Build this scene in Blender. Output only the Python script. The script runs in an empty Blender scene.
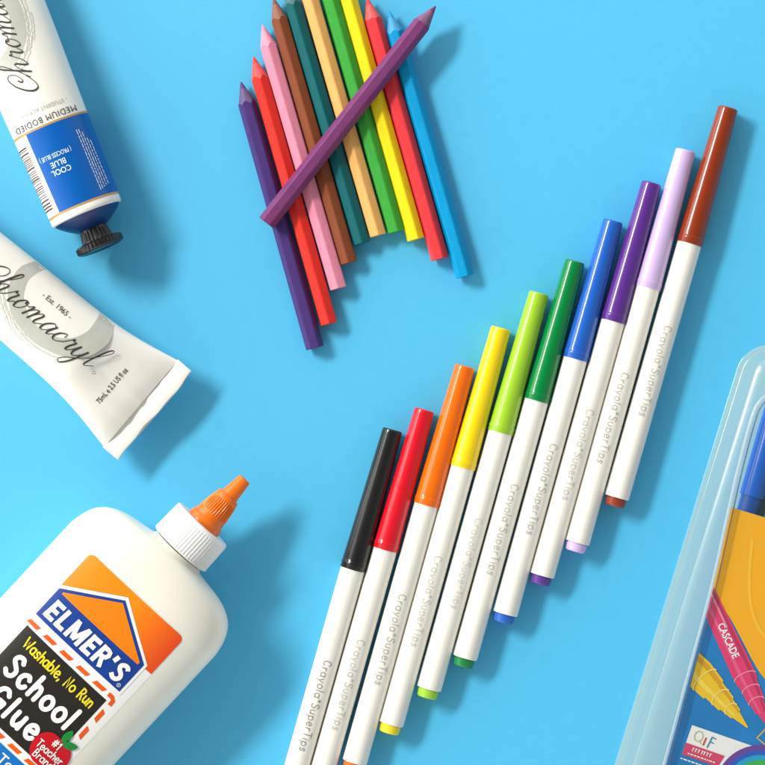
import bpy, bmesh, math, random
from mathutils import Vector, Matrix
from math import sin, cos, pi, radians, sqrt

random.seed(7)
SC = bpy.context.scene
COL = SC.collection

# ------------------------------------------------------------------ scale, camera, light
U = 0.00034            # one working unit (~ a pixel of a 765 px frame) in metres
CX = CY = 382.5        # middle of the table area seen
D = 2800.0             # camera height in working units


def conv(px, py, h=0.0):
    """table position (working units, y up) of something at height h"""
    k = 1 - h / D
    return ((px - CX) * k, -(py - CY) * k)


cam = bpy.data.cameras.new('camera')
camo = bpy.data.objects.new('camera', cam)
COL.objects.link(camo)
camo.location = (0, 0, D * U)
cam.sensor_width = 36
cam.lens = 36 * D / 765
cam.clip_start = 0.01
cam.clip_end = 20
SC.camera = camo

KEY_ELEV, KEY_AZ = radians(37.5), radians(146)      # key lamp: upper left of the table
KEY_DIST, KEY_SIZE, KEY_POWER = 2.6, (1.12, 0.32), 67.5
FILL = 1.23
w = bpy.data.worlds.new('World')
SC.world = w
w.use_nodes = True
# studio surround: paler low down and on the lamp's side, darker straight overhead
_nt = w.node_tree
_tc = _nt.nodes.new('ShaderNodeTexCoord')
_dp = _nt.nodes.new('ShaderNodeVectorMath')
_dp.operation = 'DOT_PRODUCT'
_dp.inputs[1].default_value = (0.72 * cos(radians(170)), 0.72 * sin(radians(170)), 0)
_nt.links.new(_tc.outputs['Generated'], _dp.inputs[0])
_sx = _nt.nodes.new('ShaderNodeSeparateXYZ')
_nt.links.new(_tc.outputs['Generated'], _sx.inputs[0])


def _m(op, a, b):
    n = _nt.nodes.new('ShaderNodeMath')
    n.operation = op
    for i, v in enumerate((a, b)):
        if isinstance(v, (int, float)):
            n.inputs[i].default_value = v
        else:
            _nt.links.new(v, n.inputs[i])
    return n.outputs[0]


_up = _m('POWER', _m('SUBTRACT', 1.0, _m('MAXIMUM', _sx.outputs['Z'], 0.0)), 1.4)
_lv = _m('MULTIPLY', _m('ADD', _m('MULTIPLY', _up, 2.1), 0.08), _m('ADD', _dp.outputs['Value'], 1.0))
_mu = _nt.nodes.new('ShaderNodeMix')
_mu.data_type = 'RGBA'
_mu.blend_type = 'MULTIPLY'
_mu.inputs['Factor'].default_value = 1
_mu.inputs['B'].default_value = (0.965, 1.0, 1.0, 1)
_nt.links.new(_lv, _mu.inputs['A'])
_nt.links.new(_mu.outputs['Result'], _nt.nodes['Background'].inputs[0])
w.node_tree.nodes['Background'].inputs[1].default_value = FILL
ld = bpy.data.lights.new('key_lamp', 'AREA')
ld.shape = 'ELLIPSE'
ld.size, ld.size_y = KEY_SIZE
ld.energy = KEY_POWER
ld.color = (1.0, 0.95, 0.875)
lo = bpy.data.objects.new('key_lamp', ld)
COL.objects.link(lo)
kd = Vector((cos(KEY_ELEV) * cos(KEY_AZ), cos(KEY_ELEV) * sin(KEY_AZ), sin(KEY_ELEV)))
lo.location = kd * KEY_DIST
lo.rotation_euler = kd.to_track_quat('Z', 'Y').to_euler()
SC.view_settings.view_transform = 'Standard'
SC.view_settings.look = 'None'
SC.view_settings.exposure = 0
SC.view_settings.gamma = 1


# ------------------------------------------------------------------ materials
def lin(c):
    c = c / 255
    return c / 12.92 if c <= 0.04045 else ((c + 0.055) / 1.055) ** 2.4


def rgb(r, g, b, k=0.92):
    return tuple(min(0.9, lin(c) * k) for c in (r, g, b))


MATS = {}


def mat(name, col, rough=0.4, spec=0.5, vary=0.06, vscale=900, bump=0.0, bscale=3000, coat=0.0, sss=0.0, aniso=None):
    if name in MATS:
        return MATS[name]
    m = bpy.data.materials.new(name)
    m.use_nodes = True
    nt = m.node_tree
    b = nt.nodes['Principled BSDF']
    b.inputs['Roughness'].default_value = rough
    b.inputs['Specular IOR Level'].default_value = spec
    b.inputs['Coat Weight'].default_value = coat
    b.inputs['Coat Roughness'].default_value = 0.08
    if sss:
        b.inputs['Subsurface Weight'].default_value = sss
        b.inputs['Subsurface Radius'].default_value = (1.0, 0.8, 0.5)
        b.inputs['Subsurface Scale'].default_value = 0.006
    tc = nt.nodes.new('ShaderNodeTexCoord')
    mp = nt.nodes.new('ShaderNodeMapping')
    if aniso:
        mp.inputs['Scale'].default_value = aniso
    nt.links.new(tc.outputs['Object'], mp.inputs['Vector'])
    n = nt.nodes.new('ShaderNodeTexNoise')
    n.inputs['Scale'].default_value = vscale
    n.inputs['Detail'].default_value = 4
    nt.links.new(mp.outputs[0], n.inputs['Vector'])
    mx = nt.nodes.new('ShaderNodeMix')
    mx.data_type = 'RGBA'
    mx.inputs['A'].default_value = (*[c * (1 - vary) for c in col], 1)
    mx.inputs['B'].default_value = (*[min(1, c * (1 + vary)) for c in col], 1)
    nt.links.new(n.outputs['Fac'], mx.inputs['Factor'])
    nt.links.new(mx.outputs['Result'], b.inputs['Base Color'])
    rm = nt.nodes.new('ShaderNodeMapRange')
    rm.inputs['To Min'].default_value = max(0.02, rough * 0.85)
    rm.inputs['To Max'].default_value = min(1, rough * 1.15)
    nt.links.new(n.outputs['Fac'], rm.inputs['Value'])
    nt.links.new(rm.outputs['Result'], b.inputs['Roughness'])
    if bump:
        n2 = nt.nodes.new('ShaderNodeTexNoise')
        n2.inputs['Scale'].default_value = bscale
        n2.inputs['Detail'].default_value = 3
        nt.links.new(mp.outputs[0], n2.inputs['Vector'])
        bp = nt.nodes.new('ShaderNodeBump')
        bp.inputs['Strength'].default_value = bump
        bp.inputs['Distance'].default_value = 0.0002
        nt.links.new(n2.outputs['Fac'], bp.inputs['Height'])
        nt.links.new(bp.outputs['Normal'], b.inputs['Normal'])
    MATS[name] = m
    return m


def clear(name, tint, milky, milk_col, gloss_rough=0.1, ior=1.45):
    """see-through plastic: transparent film with some milk in it and a glossy skin"""
    m = bpy.data.materials.new(name)
    m.use_nodes = True
    nt = m.node_tree
    nt.nodes.clear()
    out = nt.nodes.new('ShaderNodeOutputMaterial')
    tr = nt.nodes.new('ShaderNodeBsdfTransparent')
    tr.inputs[0].default_value = (*tint, 1)
    df = nt.nodes.new('ShaderNodeBsdfDiffuse')
    df.inputs[0].default_value = (*milk_col, 1)
    m1 = nt.nodes.new('ShaderNodeMixShader')
    m1.inputs[0].default_value = milky
    nt.links.new(tr.outputs[0], m1.inputs[1])
    nt.links.new(df.outputs[0], m1.inputs[2])
    gl = nt.nodes.new('ShaderNodeBsdfGlossy')
    gl.inputs['Roughness'].default_value = gloss_rough
    fr = nt.nodes.new('ShaderNodeFresnel')
    ge = nt.nodes.new('ShaderNodeNewGeometry')
    mr = nt.nodes.new('ShaderNodeMapRange')
    mr.inputs['To Min'].default_value = ior
    mr.inputs['To Max'].default_value = 1 / ior
    nt.links.new(ge.outputs['Backfacing'], mr.inputs['Value'])
    nt.links.new(mr.outputs['Result'], fr.inputs[0])
    m2 = nt.nodes.new('ShaderNodeMixShader')
    nt.links.new(fr.outputs[0], m2.inputs[0])
    nt.links.new(m1.outputs[0], m2.inputs[1])
    nt.links.new(gl.outputs[0], m2.inputs[2])
    nt.links.new(m2.outputs[0], out.inputs[0])
    MATS[name] = m
    return m


WHITE_BARREL = mat('barrel_white', (0.88, 0.85, 0.77), 0.36, 0.45, 0.02, 300)
PRINT_WHITE = mat('print_white', (0.86, 0.85, 0.82), 0.4, 0.4, 0.02)
INK = mat('ink_black', (0.018, 0.017, 0.016), 0.45, 0.3, 0.1)


# ------------------------------------------------------------------ object helpers
def link(name, me, m, parent=None, smooth=30):
    o = bpy.data.objects.new(name, me)
    COL.objects.link(o)
    if m is not None:
        me.materials.append(m)
    if smooth is not None:
        for p in me.polygons:
            p.use_smooth = True
        me.set_sharp_from_angle(angle=radians(smooth))
    if parent is not None:
        o.parent = parent
    return o


def obj(name, verts, faces, m, parent=None, smooth=30, flip=False):
    me = bpy.data.meshes.new(name)
    me.from_pydata([(v[0] * U, v[1] * U, v[2] * U) for v in verts], [], faces)
    bm = bmesh.new()
    bm.from_mesh(me)
    bmesh.ops.remove_doubles(bm, verts=bm.verts, dist=1e-7)
    bmesh.ops.recalc_face_normals(bm, faces=bm.faces)
    bm.to_mesh(me)
    bm.free()
    return link(name, me, m, parent, smooth)


def thing(name, label, cat, px, py, ang=0.0, h=0.0, z=0.0, group=None):
    o = bpy.data.objects.new(name, None)
    o.empty_display_size = 0.01
    COL.objects.link(o)
    x, y = conv(px, py, h)
    o.location = (x * U, y * U, z * U)
    o.rotation_euler = (0, 0, ang)
    o['label'] = label
    o['category'] = cat
    if group:
        o['group'] = group
    return o


def lathe(prof, zc=0.0, seg=64, ribs=None, x0=0, yc=0.0):
    """rings (x, r) turned round the local X axis at height zc; ribs(x, angle) -> extra radius"""
    vs, fs = [], []
    for (x, r) in prof:
        for k in range(seg):
            a = 2 * pi * k / seg
            rr = r + (ribs(x, a) if ribs else 0)
            vs.append((x + x0, yc + rr * cos(a), zc + rr * sin(a)))
    n = len(prof)
    for i in range(n - 1):
        for k in range(seg):
            k2 = (k + 1) % seg
            fs.append((i * seg + k, i * seg + k2, (i + 1) * seg + k2, (i + 1) * seg + k))
    fs.append(tuple(range(seg)))
    fs.append(tuple((n - 1) * seg + k for k in range(seg)))
    return vs, fs


def loft(rings, close=True):
    vs, fs = [], []
    seg = len(rings[0])
    for r in rings:
        vs += r
    for i in range(len(rings) - 1):
        for k in range(seg):
            k2 = (k + 1) % seg
            fs.append((i * seg + k, i * seg + k2, (i + 1) * seg + k2, (i + 1) * seg + k))
    if close:
        fs.append(tuple(range(seg)))
        fs.append(tuple((len(rings) - 1) * seg + k for k in range(seg)))
    return vs, fs


# ------------------------------------------------------------------ flat print (2-D shapes laid on a surface)
def smooth_path(pts, n=6, closed=False):
    out = []
    m = len(pts)
    rng = range(m if closed else m - 1)
    for i in rng:
        if closed:
            p0, p1, p2, p3 = pts[(i - 1) % m], pts[i], pts[(i + 1) % m], pts[(i + 2) % m]
        else:
            p1, p2 = pts[i], pts[i + 1]
            p0 = pts[i - 1] if i > 0 else (2 * p1[0] - p2[0], 2 * p1[1] - p2[1])
            p3 = pts[i + 2] if i + 2 < m else (2 * p2[0] - p1[0], 2 * p2[1] - p1[1])
        for k in range(n):
            t = k / n
            t2, t3 = t * t, t * t * t
            out.append(tuple(0.5 * (2 * p1[j] + (p2[j] - p0[j]) * t + (2 * p0[j] - 5 * p1[j] + 4 * p2[j] - p3[j]) * t2
                                    + (3 * p1[j] - p0[j] - 3 * p2[j] + p3[j]) * t3) for j in (0, 1)))
    if not closed:
        out.append(tuple(pts[-1]))
    return out


class Flat:
    """collects flat shapes: verts (x, y, lift) and faces"""

    def __init__(s):
        s.v, s.f, s.lift = [], [], 0.0

    def poly(s, pts):
        i = len(s.v)
        s.v += [(x, y, s.lift) for x, y in pts]
        s.f.append(tuple(range(i, i + len(pts))))

    def ring(s, outer, inner):
        n = len(outer)
        i = len(s.v)
        s.v += [(x, y, s.lift) for x, y in outer] + [(x, y, s.lift) for x, y in inner]
        for k in range(n):
            k2 = (k + 1) % n
            s.f.append((i + k, i + k2, i + n + k2, i + n + k))

    def stroke(s, pts, width, closed=False, cap=True, pen=None):
        """ribbon along pts; pen(dx, dy) -> width factor"""
        q = [pts[0]]
        for p in pts[1:]:
            if math.hypot(p[0] - q[-1][0], p[1] - q[-1][1]) > 1e-4:
                q.append(p)
        pts = q
        n = len(pts)
        if n < 2:
            return
        L, R = [], []
        for i in range(n):
            if closed:
                a, c = pts[(i - 1) % n], pts[(i + 1) % n]
            else:
                a, c = pts[max(0, i - 1)], pts[min(n - 1, i + 1)]
            dx, dy = c[0] - a[0], c[1] - a[1]
            l = math.hypot(dx, dy) or 1
            dx, dy = dx / l, dy / l
            wd = width * (pen(dx, dy) if pen else 1) / 2
            L.append((pts[i][0] - dy * wd, pts[i][1] + dx * wd))
            R.append((pts[i][0] + dy * wd, pts[i][1] - dx * wd))
        i0 = len(s.v)
        for i in range(n):
            lf = s.lift + 0.06 * i / n
            s.v += [(*L[i], lf), (*R[i], lf)]
        for i in range(n if closed else n - 1):
            j = (i + 1) % n
            s.f.append((i0 + 2 * i, i0 + 2 * i + 1, i0 + 2 * j + 1, i0 + 2 * j))
        if cap and not closed:
            for e, (c, o) in enumerate(((pts[0], pts[1]), (pts[-1], pts[-2]))):
                an = math.atan2(c[1] - o[1], c[0] - o[0])
                dx, dy = cos(an), sin(an)
                wd = width * (pen(dx, dy) if pen else 1) / 2
                ii = len(s.v)
                lf = s.lift + (0.06 if e else 0)
                for k in range(7):
                    t = an - pi / 2 + pi * k / 6
                    s.v.append((c[0] + wd * cos(t), c[1] + wd * sin(t), lf))
                s.f.append(tuple(range(ii, ii + 7)))
        s.lift += 0.012

    def font(s, txt, size, x, y, align='CENTER', bold=0.0, shear=0.0, sx=1.0, spacing=1.0):
        cu = bpy.data.curves.new('lettering', 'FONT')
        cu.body = txt
        cu.size = 1.0
        cu.align_x = align
        cu.offset = bold
        cu.shear = shear
        cu.space_character = spacing
        cu.resolution_u = 4
        o = bpy.data.objects.new('lettering', cu)
        COL.objects.link(o)
        dg = bpy.context.evaluated_depsgraph_get()
        me = bpy.data.meshes.new_from_object(o.evaluated_get(dg))
        i = len(s.v)
        for v in me.vertices:
            s.v.append((x + v.co.x * size * sx, y + v.co.y * size, s.lift))
        for p in me.polygons:
            s.f.append(tuple(i + k for k in p.vertices))
        bpy.data.objects.remove(o)
        bpy.data.curves.remove(cu)
        bpy.data.meshes.remove(me)

    def turn(s, ang, ox, oy):
        c, n = cos(ang), sin(ang)
        s.v = [(ox + c * x - n * y, oy + n * x + c * y, l) for x, y, l in s.v]
        return s

    def build(s, name, m, parent, fmap, cutx=None, cuty=None, clip=()):
        """fmap(x, y, lift) -> 3-D working units"""
        bm = bmesh.new()
        vv = [bm.verts.new(v) for v in s.v]
        for f in s.f:
            try:
                bm.faces.new([vv[k] for k in f])
            except ValueError:
                pass
        for ax, step in ((0, cutx), (1, cuty)):
            if not step:
                continue
            lo_ = min(v[ax] for v in s.v)
            hi = max(v[ax] for v in s.v)
            p = math.ceil(lo_ / step) * step
            while p < hi:
                co = (p, 0, 0) if ax == 0 else (0, p, 0)
                no = (1, 0, 0) if ax == 0 else (0, 1, 0)
                bmesh.ops.bisect_plane(bm, geom=bm.verts[:] + bm.edges[:] + bm.faces[:], plane_co=co, plane_no=no)
                p += step
        for co, no in clip:      # keep only what lies behind each line
            bmesh.ops.bisect_plane(bm, geom=bm.verts[:] + bm.edges[:] + bm.faces[:], plane_co=co, plane_no=no, clear_outer=True)
        bmesh.ops.triangulate(bm, faces=bm.faces)
        for v in bm.verts:
            X, Y, Z = fmap(*v.co)
            v.co = (X * U, Y * U, Z * U)
        thin = [f for f in bm.faces if f.calc_area() < 2e-11]
        if thin:
            bmesh.ops.delete(bm, geom=thin, context='FACES')
        bm.normal_update()
        dn = [f for f in bm.faces if f.normal.z < 0]
        if dn:
            bmesh.ops.reverse_faces(bm, faces=dn)
        me = bpy.data.meshes.new(name)
        bm.to_mesh(me)
        bm.free()
        return link(name, me, m, parent, 60)


def circ(cx, cy, rx, ry=None, n=32, a0=0, a1=2 * pi):
    ry = rx if ry is None else ry
    full = abs(a1 - a0 - 2 * pi) < 1e-6
    m = n if full else n - 1
    return [(cx + rx * cos(a0 + (a1 - a0) * k / m), cy + ry * sin(a0 + (a1 - a0) * k / m)) for k in range(n)]


def rrect(x0, y0, x1, y1, r, n=6):
    out = []
    for cx, cy, a in ((x1 - r, y0 + r, -pi / 2), (x1 - r, y1 - r, 0), (x0 + r, y1 - r, pi / 2), (x0 + r, y0 + r, pi)):
        out += [(cx + r * cos(a + pi / 2 * k / n), cy + r * sin(a + pi / 2 * k / n)) for k in range(n + 1)]
    return out


# rounded hand-lettered alphabet: glyph -> (width, [(curved?, points)...]); cap height 1, x-height 0.62
BOWL = (2, [(.3, .31, .26, .3)])
HAND = {
    'S': (.62, [(1, [(.56, .82), (.42, .98), (.16, .93), (.08, .72), (.3, .55), (.52, .38), (.5, .12), (.25, .0), (.03, .14)])]),
    'c': (.58, [(1, [(.5, .48), (.36, .61), (.12, .5), (.05, .27), (.18, .03), (.4, .01), (.53, .15)])]),
    'h': (.58, [(0, [(.1, 1), (.06, 0)]), (1, [(.07, .3), (.2, .56), (.4, .58), (.49, .38), (.48, 0)])]),
    'o': (.62, [(2, [(.31, .31, .27, .3)])]),
    'l': (.22, [(0, [(.12, 1), (.07, 0)])]),
    'G': (.74, [(1, [(.62, .8), (.42, .98), (.15, .88), (.03, .5), (.14, .1), (.42, .0), (.62, .16), (.66, .42)]), (0, [(.66, .42), (.4, .42)])]),
    'u': (.6, [(1, [(.06, .6), (.06, .22), (.2, .01), (.38, .08), (.49, .3)]), (0, [(.51, .6), (.51, 0)])]),
    'e': (.6, [(1, [(.07, .3), (.3, .33), (.51, .38), (.44, .56), (.27, .62), (.09, .5), (.05, .24), (.2, .02), (.4, .01), (.53, .12)])]),
    'W': (.92, [(0, [(0, 1), (.22, 0), (.42, .72), (.62, 0), (.84, 1)])]),
    'a': (.64, [BOWL, (0, [(.56, .6), (.56, 0)])]),
    's': (.5, [(1, [(.42, .52), (.28, .62), (.1, .54), (.14, .37), (.34, .27), (.4, .1), (.22, .0), (.04, .08)])]),
    'b': (.64, [(0, [(.07, 1), (.06, 0)]), (2, [(.32, .31, .25, .3)])]),
    ',': (.26, [(0, [(.12, .08), (.05, -.14)])]),
    'N': (.68, [(0, [(.05, 0), (.07, 1), (.52, 0), (.56, 1)])]),
    'R': (.64, [(0, [(.06, 0), (.08, 1)]), (1, [(.08, 1), (.4, .96), (.5, .76), (.36, .54), (.08, .48)]), (0, [(.26, .5), (.55, 0)])]),
    'n': (.6, [(0, [(.08, .6), (.06, 0)]), (1, [(.07, .3), (.2, .56), (.4, .58), (.49, .38), (.48, 0)])]),
    'C': (.7, [(1, [(.6, .8), (.42, .98), (.15, .88), (.04, .5), (.15, .12), (.42, .02), (.63, .18)])]),
    'r': (.44, [(0, [(.08, .6), (.08, 0)]), (1, [(.08, .32), (.2, .55), (.38, .56)])]),
    'y': (.56, [(0, [(.03, .6), (.27, .06)]), (0, [(.5, .6), (.12, -.34)])]),
    'p': (.62, [(0, [(.07, .6), (.07, -.36)]), (2, [(.32, .31, .25, .3)])]),
    'T': (.62, [(0, [(0, 1), (.6, 1)]), (0, [(.3, 1), (.3, 0)])]),
    'i': (.2, [(0, [(.08, .6), (.07, 0)]), (0, [(.09, .86), (.1, .9)])]),
    't': (.4, [(1, [(.17, .95), (.15, .3), (.2, .04), (.34, .02)]), (0, [(0, .62), (.34, .63)])]),
    'B': (.62, [(0, [(.06, 0), (.07, 1)]), (1, [(.07, 1), (.38, .96), (.46, .77), (.34, .56), (.08, .53)]), (1, [(.08, .53), (.42, .48), (.52, .27), (.4, .04), (.06, 0)])]),
    'd': (.64, [BOWL, (0, [(.56, 1), (.56, 0)])]),
    '1': (.34, [(0, [(.05, .8), (.2, 1), (.18, 0)])]),
    '#': (.7, [(0, [(.25, .95), (.15, .05)]), (0, [(.52, .95), (.42, .05)]), (0, [(.05, .66), (.64, .66)]), (0, [(.02, .34), (.6, .34)])]),
    '*': (.4, [(2, [(.16, .8, .13, .13)])]),
    'f': (.4, [(1, [(.38, .92), (.24, 1), (.15, .8), (.14, 0)]), (0, [(0, .6), (.32, .6)])]),
    'g': (.62, [BOWL, (1, [(.56, .6), (.56, -.1), (.4, -.34), (.1, -.28)])]),
    ' ': (.42, []),
}


def hand_text(fl, txt, size, x, y, width, align=0.5, sp=0.1, sx=1.0, wob=0.0, fit=None):
    tot = sum(HAND[c][0] + sp for c in txt) - sp
    if fit:
        sx = fit / (tot * size)
    cx = x - tot * size * sx * align
    for c in txt:
        wd, strokes = HAND[c]
        dy = random.uniform(-wob, wob)
        for kind, pts in strokes:
            if kind == 2:
                (ox, oy, rx, ry), = pts
                fl.stroke([(cx + px * size * sx, y + (py + dy) * size) for px, py in circ(ox, oy, rx, ry, 20)], width, closed=True)
            else:
                q = smooth_path(pts, 5) if kind == 1 else pts
                fl.stroke([(cx + px * size * sx, y + (py + dy) * size) for px, py in q], width)
        cx += (wd + sp) * size * sx
    return tot * size * sx


BLOCK = {   # heavy sign lettering: glyph -> (width, strokes)
    'E': (.62, [[(.12, 0), (.12, 1)], [(.0, .11), (.6, .11)], [(.1, .5), (.54, .5)], [(.0, .89), (.6, .89)]]),
    'L': (.58, [[(.12, 0), (.12, 1)], [(.0, .11), (.56, .11)]]),
    'M': (.98, [[(.12, 0), (.12, 1)], [(.84, 0), (.84, 1)], [(.14, .98), (.48, .12)], [(.82, .98), (.48, .12)]]),
    'R': (.72, [[(.12, 0), (.12, 1)], [(.05, .89), (.36, .89), (.5, .85), (.56, .7), (.5, .54), (.36, .49), (.05, .49)], [(.34, .5), (.62, 0)]]),
    "'": (.26, [[(.13, 1), (.09, .68)]]),
    'S': (.66, [smooth_path([(.58, .76), (.46, .88), (.28, .88), (.15, .75), (.24, .58), (.44, .46), (.54, .29), (.44, .12), (.26, .10), (.06, .22)], 5)]),
}


def block_text(fl, txt, size, x, y, fit, shear=.10, gap=.10):
    tot = sum(BLOCK[c][0] + gap for c in txt) - gap
    sx = fit / (tot * size)
    cx = 0
    for c in txt:
        wd, strokes = BLOCK[c]
        for q in strokes:
            fl.stroke([(x + (cx + a + shear * b) * size * sx, y + b * size) for a, b in q], size * .215, cap=False)
        cx += wd + gap


SCRIPT = {   # joined copperplate letters, x-height 1, drawn upright and sheared later
    'C': (1.62, [[(x * .78 + .1, y * .82) for x, y in [(1.15, 1.55), (1.0, 1.25), (1.3, 1.1), (1.75, 1.6), (1.7, 2.2), (1.2, 2.4), (.55, 2.0), (.12, 1.2), (.1, .45), (.5, -.05), (1.1, .05), (1.75, .6)]]]),
    'h': (1.25, [[(-.25, .25), (.25, 1.1), (.62, 2.0), (.55, 2.35), (.36, 2.1), (.25, 1.0), (.2, 0)], [(.2, 0), (.34, .6), (.65, 1.0), (.84, .85), (.78, .25), (.92, 0), (1.25, .35)]]),
    'r': (.95, [[(0, .35), (.22, .9), (.3, 1.12), (.38, .92), (.64, .92), (.55, .3), (.68, 0), (.95, .35)]]),
    'o': (1.0, [[(.72, .92), (.4, .98), (.12, .5), (.3, 0), (.66, .2), (.78, .7), (.55, 1.0), (.62, .74), (1.0, .72)]]),
    'm': (1.75, [[(0, .72), (.16, 1.0), (.26, .8), (.2, 0)], [(.2, 0), (.34, .65), (.6, 1.0), (.76, .82), (.7, 0)], [(.7, 0), (.84, .65), (1.1, 1.0), (1.27, .82), (1.2, .22), (1.36, 0), (1.75, .35)]]),
    'a': (1.22, [[(.86, .84), (.5, 1.0), (.14, .5), (.26, 0), (.6, .2), (.9, .95)], [(.9, .95), (.8, .25), (.92, 0), (1.22, .35)]]),
    'c': (.95, [[(.7, .76), (.58, 1.0), (.22, .75), (.12, .28), (.36, 0), (.66, .1), (.95, .38)]]),
    'y': (1.15, [[(0, .38), (.16, 1.0), (.16, .3), (.4, 0), (.72, .4), (.86, 1.0)], [(.86, 1.0), (.74, -.4), (.42, -1.1), (.12, -.9), (.36, -.4), (1.15, .35)]]),
    'l': (.95, [[(0, .35), (.42, 1.2), (.7, 2.05), (.58, 2.35), (.4, 2.0), (.34, .5), (.48, 0), (.92, .4)]]),
}


def script_text(fl, txt, size, x, y, width, shear=0.42):
    cx = 0
    for c in txt:
        wd, strokes = SCRIPT[c]
        for s_ in strokes:
            q = smooth_path([((cx + px) + shear * py, py) for px, py in s_], 7)
            fl.stroke([(x + a * size, y + b * size) for a, b in q], width,
                      pen=lambda dx, dy: 0.55 + 0.75 * max(0.0, -dy) ** 1.5)
        cx += wd
    return cx * size


# ------------------------------------------------------------------ the table surface
def table_surface():
    n = 1500
    vs = [(-n, -n, 0), (n, -n, 0), (n, n, 0), (-n, n, 0)]
    m = mat('blue_paper', (0.028, 0.475, 0.80), 0.62, 1.0, 0.012, 260, bump=0.12, bscale=2600)
    m.node_tree.nodes['Principled BSDF'].inputs['IOR'].default_value = 1.64
    o = obj('table_surface', vs, [(0, 1, 2, 3)], m, smooth=None)
    o['kind'] = 'structure'


table_surface()


# ------------------------------------------------------------------ felt-tip markers
def flat_cyl(r, zc):
    def f(x, y, l):
        yy = max(-r * .995, min(r * .995, y))
        return (x, y, zc + sqrt(r * r - yy * yy) + 0.12 + l)
    return f


INKS = {}


def print_ink(k):
    if k not in INKS:
        INKS[k] = mat('faded_print_%d' % int(k * 100), (0.80 * k + .02, 0.78 * k + .02, 0.73 * k + .02), 0.5, 0.3, 0.25, 1500)
    return INKS[k]


def marker(label, top, capend, end, col, fade, start, roll=0.0, plug=None):
    dx, dy = end[0] - top[0], end[1] - top[1]
    k = 1 - 12 / D
    L = math.hypot(dx, dy) * k
    cl = math.hypot(capend[0] - top[0], capend[1] - top[1]) * k
    ang = math.atan2(-dy, dx)
    t = thing('felt_tip_marker', label, 'marker', top[0], top[1], ang, 12, group='felt tip markers fanned in a row')
    nm = label.split()[0]
    cm = mat('cap_' + nm, col, 0.17, 0.55, 0.03, 200)
    pm = mat('plug_' + nm, tuple(min(.9, c * 1.05 + .01) for c in col), 0.25, 0.5, 0.03, 200)
    zc = 13.4
    prof = [(0.9, 5.5), (0.9, 7.4), (0.2, 7.7), (0, 9.0), (0.4, 9.7), (1.2, 10.05)] + [(1.2 + (cl - 8.2) * f, 10.05 + 2.95 * f) for f in (.02, .2, .4, .6, .8, .98, 1)] + [(cl - 6.4, 13.35), (cl - 4.6, 13.38),
            (cl - 4.0, 13.05), (cl - 0.4, 13.15), (cl, 12.9), (cl, 11.8)]
    cap = obj('cap', *lathe(prof, zc, 72), cm, t, 40)
    prof = [(cl - 1.5, 12.3), (L - 1.2, 12.5), (L - .3, 12.2), (L, 11.6), (L, 9)]
    obj('barrel', *lathe(prof, zc, 72), WHITE_BARREL, t, 40)
    prof = [(L - .5, 10.0), (L + 1.0, 10.0), (L + 1.4, 10.7), (L + 7.5, 10.1), (L + 8.8, 9.2), (L + 9.2, 8.2), (L + 9.2, 6.8), (L + 8.2, 6.2), (L + 8.2, 2)]
    obj('plug', *lathe(prof, zc, 48), pm, t, 35)
    fl = Flat()
    hand_text(fl, 'Crayola*SuperTips', 8.0, start, -2.6 + roll, .92, align=0, sp=.16, fit=93, wob=.03)
    fl.build('lettering', print_ink(min(.82, fade + .12)), t, flat_cyl(12.45, zc), cuty=1.5)
    return t


MK = [
    ('black capped white marker, cap tip nearest the glue nozzle, end cut off by the frame', (392.6, 429.5), (353.7, 569.3), (281, 822), (.014, .013, .013), .25, 238, 0.0),
    ('red capped white marker lying between black and orange capped ones', (424.5, 409.5), (387, 549.8), (314, 800), rgb(226, 24, 42), .55, 237, 0.5),
    ('orange capped white marker lying between red and yellow capped ones', (465, 366), (426.6, 505), (354.5, 762), rgb(250, 112, 10), .42, 235, 0.3),
    ('yellow capped white marker lying between orange and lime capped ones', (501, 328), (464.5, 468), (391, 723.8), rgb(252, 218, 22), .58, 235, -.5),
    ('lime green capped white marker between yellow and dark green ones', (539, 293), (501.3, 432.7), (428.8, 688.5), rgb(160, 208, 50), .7, 232, 1.0),
    ('dark green capped white marker between lime and blue capped ones', (575, 261.3), (537.3, 401), (464.7, 657.5), rgb(0, 132, 62), .5, 230, 0.5),
    ('blue capped white marker lying between green and purple capped ones', (613, 221), (573.5, 358.7), (505, 613.6), rgb(35, 98, 196), .45, 230, 0.5),
    ('purple capped white marker lying between blue and lilac capped ones', (651.5, 183), (612.7, 321.6), (541.8, 575.3), rgb(94, 48, 142), .55, 234, 0.0),
    ('lilac capped white marker lying beside the rust brown one', (685.5, 150.5), (649.3, 288.6), (577, 542.4), rgb(212, 186, 232), .42, 230, -1.0),
    ('rust brown capped white marker, highest of the row', (728, 108), (688.2, 243.8), (616.4, 497.4), rgb(144, 52, 20), .48, 226, 0.0),
]
for a in MK:
    marker(*a)


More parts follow.
